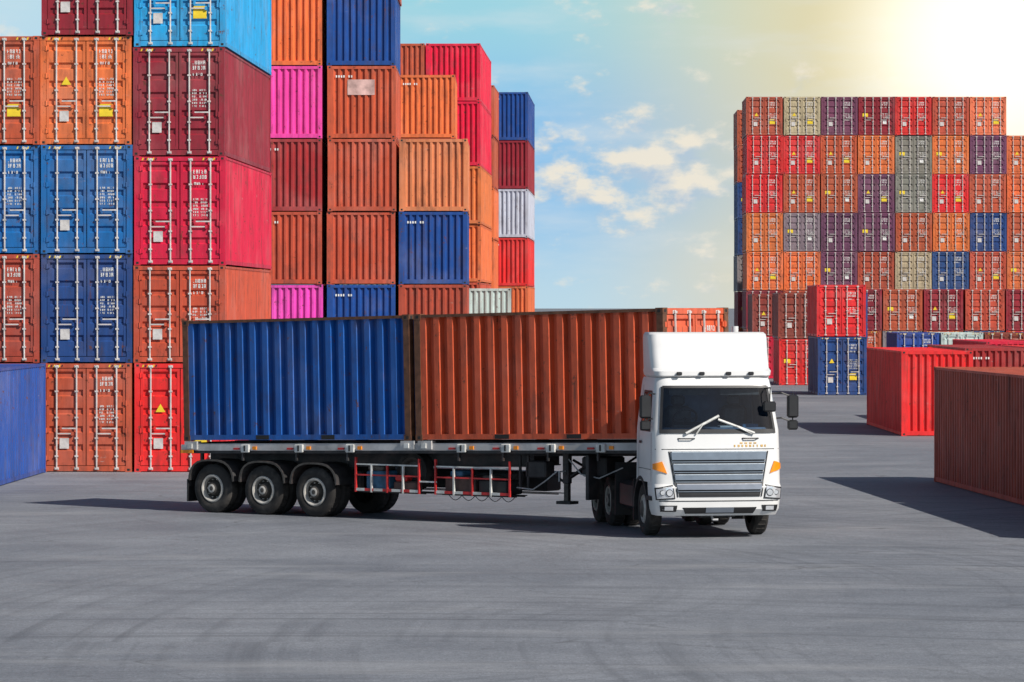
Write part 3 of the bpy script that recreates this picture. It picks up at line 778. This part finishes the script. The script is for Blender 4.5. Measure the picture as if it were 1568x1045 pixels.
w = bpy.data.worlds.new('World'); scene.world = w; w.use_nodes = True
w.node_tree.nodes.clear(); t = NT(w.node_tree)
out = t.new('ShaderNodeOutputWorld')
sky = t.new('ShaderNodeTexSky', sky_type='NISHITA'); sky.sun_disc = False
sky.sun_elevation = math.asin(sd.z); sky.sun_rotation = math.atan2(sd.x, sd.y); sky.dust_density = 1.0
bg1 = t.new('ShaderNodeBackground'); t.l.new(sky.outputs[0], bg1.inputs[0]); bg1.inputs[1].default_value = 0.07
tc = t.new('ShaderNodeTexCoord').outputs['Generated']
sep = t.new('ShaderNodeSeparateXYZ'); t.put(sep.inputs[0], tc)
az = t.math('ARCTAN2', sep.outputs[0], sep.outputs[1]); el = t.math('ARCSINE', sep.outputs[2])
base = t.mix(t.rng(el, 0.0, 0.034, smooth=True), C(0.50, 0.69, 0.80), C(0.26, 0.54, 0.84))
base = t.mix(t.rng(el, 0.045, 0.085, smooth=True), base, C(0.34, 0.66, 0.76))
base = t.mix(t.rng(az, -0.06, -0.14, 0, 0.6, smooth=True), base, C(0.62, 0.76, 0.87))
base = t.mix(t.math('MULTIPLY', t.rng(az, 0.01, 0.075, 0, 0.8, smooth=True), t.rng(el, 0.035, 0.008, smooth=True)), base, C(0.66, 0.66, 0.60))
def gd(a0, e0, sa, se):
    a = t.math('DIVIDE', t.math('SUBTRACT', az, a0), sa); e = t.math('DIVIDE', t.math('SUBTRACT', el, e0), se)
    return t.math('SQRT', t.math('ADD', t.math('MULTIPLY', a, a), t.math('MULTIPLY', e, e)))
d = gd(0.133, 0.073, 1, 1)
base = t.mix(t.rng(d, 0.140, 0.035, 0, 0.92, smooth=True), base, C(0.82, 0.70, 0.40))
# clouds
def cv(de):
    cmb = t.new('ShaderNodeCombineXYZ'); t.put(cmb.inputs[0], t.math('MULTIPLY', az, 60.0)); t.put(cmb.inputs[1], t.math('ADD', t.math('MULTIPLY', el, 105.0), de)); cmb.inputs[2].default_value = 5.1
    return cmb.outputs[0]
n1 = t.noise(cv(0.0), 1.0, 10, 0.58); n2 = t.noise(cv(0.40), 1.0, 6, 0.5)
bump = t.rng(gd(0.036, 0.037, 0.055, 0.027), 1.05, 0.0, -0.02, 0.21, smooth=True)
f = t.rng(t.math('ADD', n1, bump), 0.53, 0.75, smooth=True)
shade = t.rng(t.math('SUBTRACT', n2, n1), -0.08, 0.12)
cc = t.mix(shade, C(0.88, 0.81, 0.68), C(0.45, 0.57, 0.70))
base = t.mix(t.math('MULTIPLY', f, 0.92), base, cc)
cmb3 = t.new('ShaderNodeCombineXYZ'); t.put(cmb3.inputs[0], t.math('MULTIPLY', az, 14.0)); t.put(cmb3.inputs[1], t.math('MULTIPLY', el, 60.0))
v = t.noise(cmb3.outputs[0], 1.0, 6, 0.55)
base = t.mix(t.rng(v, 0.45, 0.7, 0, 0.40, smooth=True), base, C(0.74, 0.78, 0.78))
base = t.mix(t.rng(d, 0.055, 0.012, 0, 1, smooth=True), base, C(1.25, 1.2, 1.02))
bg2 = t.new('ShaderNodeBackground'); t.put(bg2.inputs[0], base); bg2.inputs[1].default_value = 1.0
mx = t.new('ShaderNodeMixShader'); t.put(mx.inputs[0], t.rng(el, 0.22, 0.10, smooth=True))
t.l.new(bg1.outputs[0], mx.inputs[1]); t.l.new(bg2.outputs[0], mx.inputs[2]); t.l.new(mx.outputs[0], out.inputs[0])

# ------------------------------------------------------------------ camera
cam = bpy.data.cameras.new('camera'); co = bpy.data.objects.new('camera', cam); col.objects.link(co)
co.location = (0, 0, 4.4); co.rotation_euler = (R(90), 0, 0)
cam.sensor_width = 36; cam.lens = 36*5600/1568
cam.shift_y = -(522.5-470)/1568
cam.clip_start = 0.5; cam.clip_end = 20000
scene.camera = co
scene.view_settings.view_transform = 'Standard'; scene.view_settings.look = 'None'; scene.view_settings.exposure = 0
